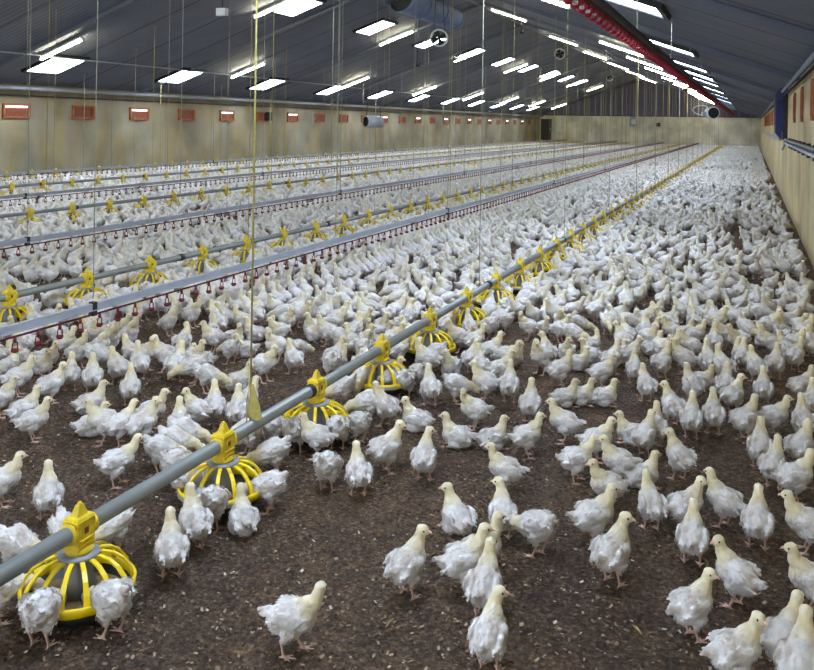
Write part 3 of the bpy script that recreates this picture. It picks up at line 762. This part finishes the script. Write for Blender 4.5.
    for k in range(420):
        i = rnd.choice(ids); p = Vector(V[i]); nn = Vector(Nn[i]).normalized(); d = (bw-nn*bw.dot(nn))
        if d.length < .05: continue
        d.normalize(); s = nn.cross(d)*rnd.uniform(.0028, .0055); L = rnd.uniform(.012, .022); d = (d+s*rnd.uniform(-60, 60)).normalized()
        o_ = len(fv); fv += [p-nn*.001, p+d*L*.5+s+nn*.0016, p+d*L+nn*rnd.uniform(.001, .004), p+d*L*.5-s+nn*.0016]; ff.append((o_, o_+1, o_+2, o_+3))
        c = C[i]*rnd.uniform(.90, 1.06); fc += [tuple(np.clip(c, 0, 1))]*4
    faces = [tuple(p_.vertices) for p_ in out.polygons]
    bpy.data.meshes.remove(out)
    res = bpy.data.meshes.new('chick_'+pose)
    allv = [tuple(v) for v in V]; nb = len(allv)
    res.from_pydata(allv+[tuple(v) for v in fv], [], faces+[tuple(i+nb for i in f) for f in ff])
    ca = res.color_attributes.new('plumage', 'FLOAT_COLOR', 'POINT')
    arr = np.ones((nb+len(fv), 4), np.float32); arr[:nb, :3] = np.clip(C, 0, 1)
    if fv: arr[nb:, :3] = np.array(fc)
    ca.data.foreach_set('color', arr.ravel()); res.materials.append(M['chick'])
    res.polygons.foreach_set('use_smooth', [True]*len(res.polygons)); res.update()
    # plain base mesh kept for the low-detail flock
    lod = bpy.data.meshes.new('lod'); lod.from_pydata(allv, [], faces)
    ca = lod.color_attributes.new('plumage', 'FLOAT_COLOR', 'POINT'); a2 = arr[:nb].copy(); ca.data.foreach_set('color', a2.ravel()); lod.update()
    hm = Matrix.Translation(hc) @ HR.to_4x4()
    return res, lod, hm
POSES = ['s', 'sl', 'sr', 'w', 'wl', 'd', 'dl', 'dr', 'e', 'u']
PR = {}; LOD = {}
b = MB(); b.tube([(.0205, 0, -.002), (.028, 0, -.0035), (.0335, 0, -.007)], [.0060, .0044, .0012], 8); beak_me = b.mesh('beak', M['beak'])
def eye_mesh():
    bm = bmesh.new(); sph(bm, Vector((0, 0, 0)), (.0034, .0018, .0034), seg=10, rings=8); me = bpy.data.meshes.new('eye'); bm.to_mesh(me); bm.free(); me.materials.append(M['eye'])
    me.polygons.foreach_set('use_smooth', [True]*len(me.polygons)); return me
eye_me = eye_mesh()
def decim(me, target):
    o = bpy.data.objects.new('tmp', me); COL.objects.link(o); dm = o.modifiers.new('d', 'DECIMATE'); dm.ratio = target/max(1, len(me.polygons)*2)
    tr = o.modifiers.new('t', 'TRIANGULATE')
    dg = bpy.context.evaluated_depsgraph_get(); out = bpy.data.meshes.new_from_object(o.evaluated_get(dg)); bpy.data.objects.remove(o)
    n = len(out.vertices); V = np.empty(n*3, np.float32); out.vertices.foreach_get('co', V)
    T_ = len(out.polygons); I = np.empty(T_*3, np.int32); out.loops.foreach_get('vertex_index', I)
    C = np.empty(n*4, np.float32); out.color_attributes['plumage'].data.foreach_get('color', C)
    bpy.data.meshes.remove(out); return V.reshape(-1, 3), I.reshape(-1, 3), C.reshape(-1, 4)
for i, ps in enumerate(POSES):
    body, lod, hm = chick_proto(ps, i+1)
    r = bpy.data.objects.new('chick', body); COL.objects.link(r)
    bk = bpy.data.objects.new('beak', beak_me); COL.objects.link(bk); bk.parent = r; bk.matrix_local = hm
    for s in (-1, 1):
        ey = bpy.data.objects.new('eye', eye_me); COL.objects.link(ey); ey.parent = r; ey.matrix_local = hm @ Matrix.Translation((.0085, s*.0168, .003))
    PR[ps] = r; kids(r)
    LOD[ps] = [decim(lod, t_) for t_ in (620, 150, 56)]
    bpy.data.meshes.remove(lod)

# hand-placed chicks: pixel of the feet on the floor, heading (0 right, 90 away, 180 left, 270 to the camera), pose, label
HAND = [
 (33,442,0,'s','white chick seen side-on facing right on bare litter below the upper edge flock'), (24,430,20,'s',0), (51,404,30,'sr',0), (18,397,0,'s',0), (70,392,85,'s',0), (0,418,0,'s',0),
 (92,395,90,'s',0), (91,414,20,'d',0), (130,407,88,'s',0), (92,436,10,'d',0), (103,445,178,'s',0), (119,446,35,'w',0), (142,447,30,'sr',0),
 (117,487,12,'w','white chick walking right alone above the second feeder pan of the near pipe'), (48,521,92,'s','white chick seen from behind standing alone over the first feeder pan'), (2,507,0,'s','white chick cut by the edge above the first feeder pan'),
 (117,385,120,'s',0), (139,381,100,'s',0),
 (2,622,22,'e','white chick feeding at the outer edge of the first feeder pan'), (42,646,62,'e','fluffy white chick bent over the front of the first pan, seen from behind'),
 (110,636,125,'e','fluffy white chick feeding at the front corner of the first pan'), (66,563,285,'e',0), (111,556,215,'e','white chick feeding under the pipe behind the first pan'), (18,575,330,'e',0),
 (179,444,90,'s',0), (197,431,150,'sl',0), (214,427,90,'s',0), (237,431,85,'s',0), (246,420,40,'s',0), (186,455,345,'e',0), (176,464,345,'e',0), (162,473,350,'e',0),
 (244,457,200,'e',0), (271,478,190,'e',0), (267,513,165,'e','white chick feeding at the wall side of the second pan'), (243,533,100,'d','white chick sitting against the front rim of the second pan with head up'),
 (213,529,62,'e','white chick feeding at the front of the second pan, head inside'), (190,507,30,'e',0), (194,552,105,'s','white chick seen from behind just beyond the lone pair by the pipe'),
 (171,579,95,'s','white chick with raised head standing between the first and second pans'), (178,490,30,'e',0), (151,432,0,'s',0),
 (273,447,60,'e',0), (296,453,70,'e',0), (316,459,172,'s','white chick facing left in front of the third pan of the near pipe'), (337,450,95,'e',0), (357,444,130,'e',0), (367,423,185,'e',0), (341,408,200,'e',0),
 (385,427,140,'s','white chick standing tall with back turned beside the third and fourth pans'), (364,398,250,'e',0), (391,395,40,'sr',0), (404,399,95,'e',0), (417,392,110,'e',0), (430,407,100,'s',0), (457,404,20,'e',0),
 (416,431,150,'dl','white chick resting on the litter below the fourth pan, looking away'), (386,474,35,'sr','white chick looking right between the pair and the single back-turned chick'), (424,482,80,'sr','white chick seen from behind in the middle of the bare floor'),
 (328,491,65,'e','white chick pecking with its back turned, of the pair below the third pan'), (358,497,100,'s','white chick with yellow neck up, of the pair below the third pan'),
 (457,448,165,'d','white chick lying on the litter facing left in mid floor'), (485,401,180,'s',0), (509,404,85,'s',0), (500,388,20,'s',0), (474,430,190,'sl','yellow-breasted white chick half seated above the lying chick'),
 (493,450,30,'d','white chick squatting and looking right beside the lying chick'), (530,424,85,'s',0), (527,458,20,'s',0), (564,444,178,'s','white chick facing left with raised tail in mid floor'),
 (597,462,5,'s',0), (576,483,20,'w','white chick stepping right with tail towards the lying group'), (505,494,178,'s','white chick facing left with tail up, above the touching pair'),
 (560,388,30,'s',0), (565,407,20,'d',0), (581,405,0,'d',0), (480,382,100,'s',0),
 (457,532,120,'dl','white chick sitting with long neck up left of the touching pair'), (502,540,95,'sl','smaller white chick of the touching pair, beak to the side'), (535,556,145,'e','larger yellow-headed chick of the touching pair'),
 (407,598,50,'sr','white chick with back turned, leftmost of the four front ones'), (464,594,15,'s','white chick walking right, second of the four front ones'), (482,584,40,'s','white chick mostly hidden behind the second of the front four'),
 (484,620,75,'s','white chick third of the four front ones, head tucked behind another'), (489,672,75,'sr','white chick at the bottom edge, back turned and beak pointing right'),
 (292,655,345,'wl','lone white chick striding to the right at the bottom edge'),
 (607,512,205,'s',0), (594,546,20,'s','white chick half hidden behind the big one on the bare floor, facing right'), (612,585,60,'sr','big white chick alone on bare floor, back turned, looking right'),
 (651,531,110,'s','white chick with tall yellow neck standing above the bare floor'), (686,533,40,'sr',0), (724,528,150,'s',0), (692,566,88,'s','white chick with deep yellow neck, back turned, before a crossed pair'),
 (757,550,88,'s','white chick walking away with long legs near the wall side'), (806,553,190,'s','white chick facing left at the edge below the wall'), (736,608,150,'sl','white chick facing left nose to nose with another'),
 (692,640,45,'sr','white chick with back turned, nose to nose with another'), (812,614,190,'s','white chick cut by the edge, facing left, lower one'), (735,690,30,'sr','white chick at the bottom edge with pink beak pointing right'),
 (784,676,60,'s','white chick at the bottom corner, farther of the two'), (800,702,80,'s','white chick at the bottom corner, nearer of the two'),
 (795,503,30,'s',0), (773,490,75,'s',0), (800,470,60,'s',0), (760,470,90,'s',0), (774,436,15,'s',0), (803,443,100,'s',0), (745,441,50,'s',0), (713,436,92,'s',0), (691,440,85,'s',0), (672,426,120,'sl',0),
 (692,404,120,'s',0), (702,389,0,'d',0), (684,375,170,'s',0), (656,448,90,'s',0), (631,444,172,'d',0), (679,481,125,'sl',0), (618,485,190,'s',0), (642,488,25,'d',0), (644,457,60,'s',0),
 (646,403,110,'s',0), (604,406,10,'d',0), (602,389,20,'s',0), (612,375,60,'s',0), (634,385,90,'s',0), (662,380,60,'s',0), (725,403,80,'s',0), (733,414,60,'sr',0), (763,407,90,'s',0), (756,383,120,'s',0),
 (802,404,40,'s',0), (812,420,90,'s',0), (723,384,120,'s',0), (708,378,100,'s',0), (795,372,60,'s',0), (775,380,80,'s',0), (742,372,80,'s',0)]
def world_heading(px, hd):
    v = CW+CR*((px-PX)/F); az = math.atan2(v.y, v.x)-PI/2
    return az+R(hd)
chicks = []  # x, y, rz, pose, scale, label
CELL = .25; grid = {}
def near(x, y, dmin):
    i, j = int(math.floor(x/CELL)), int(math.floor(y/CELL))
    for a in range(i-1, i+2):
        for c in range(j-1, j+2):
            for (u, v) in grid.get((a, c), ()):
                if (u-x)**2+(v-y)**2 < dmin*dmin: return True
    return False
def put(x, y, rz, ps, sc, lab=None):
    grid.setdefault((int(math.floor(x/CELL)), int(math.floor(y/CELL))), []).append((x, y)); chicks.append((x, y, rz, ps, sc, lab))
for px, py, hd, ps, lab in HAND:
    x, y = floor_at(px, py); put(x, y, world_heading(px, hd), ps, random.uniform(.95, 1.05), lab or None)
LIM = [(-400, 378), (0, 378), (150, 372), (225, 405), (300, 372), (360, 385), (440, 378), (560, 376), (680, 368), (814, 366), (1300, 366)]
def lim(px):
    for (a, ya), (c, yc) in zip(LIM, LIM[1:]):
        if a <= px <= c: return ya+(yc-ya)*(px-a)/(c-a)
    return 370
BARE = [(135, 335, 0.24), (300, 352, 0.22), (150, 360, 0.19), (250, 372, 0.22), (515, 352, 0.30), (600, 345, 0.22), (445, 362, 0.18), (345, 400, 0.14), (180, 345, 0.22), (725, 345, 0.14), (560, 300, 0.14), (95, 390, 0.14),
        (640, 300, 0.14), (300, 205, 0.36), (420, 215, 0.32), (100, 240, 0.22), (225, 222, 0.29), (735, 205, 0.25), (755, 222, 0.22), (765, 200, 0.36), (800, 330, 0.14), (480, 330, 0.14)]
BAREW = [floor_at(a, c)+(r_,) for a, c, r_ in BARE]
def ok(x, y):
    if not (XL+.15 < x < XR-.17 and 1.2 < y < Y1-.25): return False
    px, py, d = proj(x, y, 0)
    if px < -140 or px > 1010 or d < 1: return False
    if -40 < px < 850 and py > lim(px): return False
    if py > 720: return False
    for bx, by, br in BAREW:
        if (x-bx)**2+(y-by)**2 < br*br: return False
    return True
def feeder_dist(x, y):
    return min(abs(x-l[0]) for l in LINES)
# feeding rings
for d, x, y, li, nm, k in PANS:
    if d > 26: break
    n = 10; a0 = random.uniform(0, 1)
    for q in range(n):
        a = a0+2*PI*q/n+random.uniform(-.1, .1)
        if random.random() < .12: continue
        rr_ = .27+random.uniform(-.01, .02); cx, cy = x+rr_*math.cos(a), y+rr_*math.sin(a)
        if ok(cx, cy) and not near(cx, cy, .13): put(cx, cy, a+PI+random.uniform(-.25, .25), 'e' if random.random() < .8 else 's', random.uniform(.96, 1.06))
# drinkers' rows
for x, ys, nm in DR:
    y = ys
    while y < 30:
        for s in (1, -1):
            cx, cy = x+s*random.uniform(.13, .16), y+random.uniform(-.03, .03)
            if random.random() < (.8 if s == 1 else .5) and ok(cx, cy) and not near(cx, cy, .125):
                put(cx, cy, (PI if s == 1 else 0)+random.uniform(-.5, .5), 'u' if random.random() < .7 else 's', random.uniform(.94, 1.06))
        y += .15
# the crowd
WP = [('s', .20), ('sl', .11), ('sr', .11), ('w', .08), ('wl', .04), ('d', .12), ('dl', .08), ('dr', .08), ('e', .18)]
def rpose():
    r_ = random.random(); 
    for p_, w in WP:
        r_ -= w
        if r_ < 0: return p_
    return 's'
tries = 0
for Ya, Yb, Nn_ in ((1.2, 8, 16000), (8, 20, 26000), (20, 45, 42000), (45, 71.8, 42000)):
    for _ in range(Nn_):
        x = random.uniform(XL+.1, XR-.1); y = random.uniform(Ya, Yb)
        if not ok(x, y): continue
        fd = feeder_dist(x, y); nz = noise.noise(Vector((x*.9, y*.6, 3)))+.5*noise.noise(Vector((x*2.3, y*2, 9)))
        if nz < -.52 and y < 30: continue
        if x > .42 and (noise.noise(Vector((1, y*.9, 5))) > .12): continue
        if x > -1.3 and 9 < y < 45 and noise.noise(Vector((x*2.2, y*.8, 15))) > .30-.12*(x > -.2): continue
        if y > 20 and noise.noise(Vector((x*1.7, y*.5, 25))) > .45: continue
        if fd < .1 and y < 12: continue
        dmin = random.uniform(.12, .155)+(.02 if y > 12 else 0)+(.02 if nz < -.15 else 0)
        if near(x, y, dmin): continue
        put(x, y, random.uniform(0, 2*PI), rpose(), random.uniform(.95, 1.08))
print('CHICKS', len(chicks))
def shown_px(c):
    px, py, d = proj(c[0], c[1], .1); return d if (-15 < px < 829 and 0 < py < 705) else 1e9
order = sorted(range(len(chicks)), key=lambda i: (0 if i < len(HAND) else 1, shown_px(chicks[i])))
# the 300 that show largest
order = sorted(range(len(chicks)), key=lambda i: shown_px(chicks[i])-(3 if i < len(HAND) else 0))
ind = order[:300]
near_pans = sorted([p_ for p_ in PANS if p_[3] == 0 and p_[5] > 0], key=lambda p_: p_[2])
second_pans = sorted([p_ for p_ in PANS if p_[3] == 1 and p_[5] > 0], key=lambda p_: p_[2])
cells = {}
for i in ind:
    x, y = chicks[i][:2]
    k = min(near_pans, key=lambda p_: abs(p_[2]-y))[5]; side = 'wall' if x > X1 else 'far'
    cells.setdefault((side, k), []).append((abs(x-X1), i))
LAB = {}
PN = {'s': 'standing white chick', 'w': 'walking white chick', 'd': 'sitting white chick', 'e': 'stooping white chick', 'u': 'white chick reaching up'}
for (side, k), l in cells.items():
    l.sort()
    for r_, (dd, i) in enumerate(l):
        LAB[i] = '%s, %s from near pipe on %s side, level with %s pan' % (PN[chicks[i][3][0]], ordn(r_+1), side, ordn(k))
used = {}
indset = set(ind)
for i in ind:
    x, y, rz, ps, sc, lab = chicks[i]
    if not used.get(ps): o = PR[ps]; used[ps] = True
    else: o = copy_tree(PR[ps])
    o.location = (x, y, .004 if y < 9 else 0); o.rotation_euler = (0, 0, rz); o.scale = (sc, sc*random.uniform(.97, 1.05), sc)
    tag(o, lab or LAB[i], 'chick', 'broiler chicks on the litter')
for ps in POSES:
    if not used.get(ps):
        for c in list(PR[ps].children): bpy.data.objects.remove(c)
        bpy.data.objects.remove(PR[ps])
# the rest of the flock: one object
VV = []; II = []; CC = []; off = 0
for i in order[300:]:
    x, y, rz, ps, sc, lab = chicks[i]; d = proj(x, y, .1)[2]
    V, I, C = LOD[ps][0 if d < 9.5 else 1 if d < 26 else 2]
    c, s = math.cos(rz), math.sin(rz)
    Wv = np.empty_like(V); Wv[:, 0] = (V[:, 0]*c-V[:, 1]*s)*sc+x; Wv[:, 1] = (V[:, 0]*s+V[:, 1]*c)*sc+y; Wv[:, 2] = V[:, 2]*sc
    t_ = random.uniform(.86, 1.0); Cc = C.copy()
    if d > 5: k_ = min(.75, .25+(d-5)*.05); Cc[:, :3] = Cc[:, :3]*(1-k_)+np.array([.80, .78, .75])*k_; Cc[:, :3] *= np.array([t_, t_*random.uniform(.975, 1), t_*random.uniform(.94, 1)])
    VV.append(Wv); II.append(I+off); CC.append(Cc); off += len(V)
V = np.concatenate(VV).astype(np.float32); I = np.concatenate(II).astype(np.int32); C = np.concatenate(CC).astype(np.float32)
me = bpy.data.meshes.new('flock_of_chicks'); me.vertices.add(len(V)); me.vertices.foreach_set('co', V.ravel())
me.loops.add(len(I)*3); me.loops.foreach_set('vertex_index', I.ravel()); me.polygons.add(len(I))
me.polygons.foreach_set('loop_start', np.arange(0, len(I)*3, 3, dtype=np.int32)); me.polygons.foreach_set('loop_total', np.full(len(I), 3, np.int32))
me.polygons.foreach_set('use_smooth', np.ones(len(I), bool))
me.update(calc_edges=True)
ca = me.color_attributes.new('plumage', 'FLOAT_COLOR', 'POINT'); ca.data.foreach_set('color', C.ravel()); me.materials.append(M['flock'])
o = bpy.data.objects.new('flock_of_chicks', me); COL.objects.link(o)
tag(o, 'dense crowd of white chicks covering the floor to the end wall', 'chicks', kind='stuff')
print('FLOCK tris', len(I))
del VV, II, CC, V, I, C

# ------------------------------------------------------------------ litter chips, straws and a feather
N = 42000
px = RNG.uniform(-30, 845, N); py = 250+(700-250)*RNG.uniform(0, 1, N)**.9
vs = np.empty((N, 4, 3), np.float32); cl = np.empty((N, 4, 4), np.float32)
pal = np.array([srgb(120, 97, 74)[:3], srgb(78, 60, 46)[:3], srgb(166, 142, 112)[:3], srgb(40, 30, 24)[:3], srgb(198, 184, 160)[:3]]); w = [.34, .26, .17, .21, .02]
ci = RNG.choice(5, N, p=w)
for i in range(N):
    x, y = RNG.uniform(-4.6, .66), 1.4+5.6*RNG.uniform()**1.3
    a = RNG.uniform(0, 2*PI); l = RNG.uniform(.003, .0085); wd = l*RNG.uniform(.35, .9); t1, t2 = RNG.uniform(-.7, .7, 2)
    u = Vector((math.cos(a), math.sin(a), t1*.6))*l; v = Vector((-math.sin(a), math.cos(a), t2*.6))*wd; z = RNG.uniform(.004, .010)+abs(u.z)+abs(v.z)
    c = Vector((x, y, z))
    for k, (p_, q_) in enumerate(((-1, -.6), (.7, -1), (1, .5), (-.6, 1))): vs[i, k] = c+u*p_+v*q_
    cl[i, :, :3] = pal[ci[i]]*RNG.uniform(.8, 1.2); cl[i, :, 3] = 1
me = bpy.data.meshes.new('litter'); me.vertices.add(N*4); me.vertices.foreach_set('co', vs.ravel()); me.loops.add(N*4); me.loops.foreach_set('vertex_index', np.arange(N*4, dtype=np.int32))
me.polygons.add(N); me.polygons.foreach_set('loop_start', np.arange(0, N*4, 4, dtype=np.int32)); me.polygons.foreach_set('loop_total', np.full(N, 4, np.int32)); me.update(calc_edges=True)
ca = me.color_attributes.new('tint', 'FLOAT_COLOR', 'POINT'); ca.data.foreach_set('color', cl.ravel()); me.materials.append(M['chips'])
o = bpy.data.objects.new('litter', me); COL.objects.link(o); tag(o, 'brown wood shavings and crumbs scattered over the floor', 'litter', kind='stuff')
for px_, py_, l, a, lab in ((390, 626, .05, 60, 'pale straw lying upright in mid bare floor near the lone chick'), (268, 536, .03, 120, 'small pale straw beside the second feeder pan'), (637, 633, .05, 125, 'pinkish curled chip on the bare floor below the big chick')):
    x, y = floor_at(px_, py_); b = MB(); aa = world_heading(px_, a); dx, dy = math.cos(aa)*l/2, math.sin(aa)*l/2
    b.tube([(x-dx, y-dy, .01), (x, y, .016), (x+dx, y+dy, .011)], [.002, .004 if 'chip' in lab else .0026, .0015], 6); tag(b.build('straw', M['straw']), lab, 'straw')

# ------------------------------------------------------------------ light and colour management
w = bpy.data.worlds.new('world'); SC.world = w; w.use_nodes = True
bg = w.node_tree.nodes['Background']; bg.inputs['Color'].default_value = (.80, .89, 1, 1); bg.inputs['Strength'].default_value = 1.0
SC.view_settings.view_transform = 'Standard'; SC.view_settings.look = 'None'; SC.view_settings.gamma = 1; SC.view_settings.use_curve_mapping = False
SC.view_settings.exposure = 1.6
SC.cycles.max_bounces = 6; SC.cycles.diffuse_bounces = 4; SC.cycles.glossy_bounces = 2; SC.cycles.sample_clamp_indirect = 5
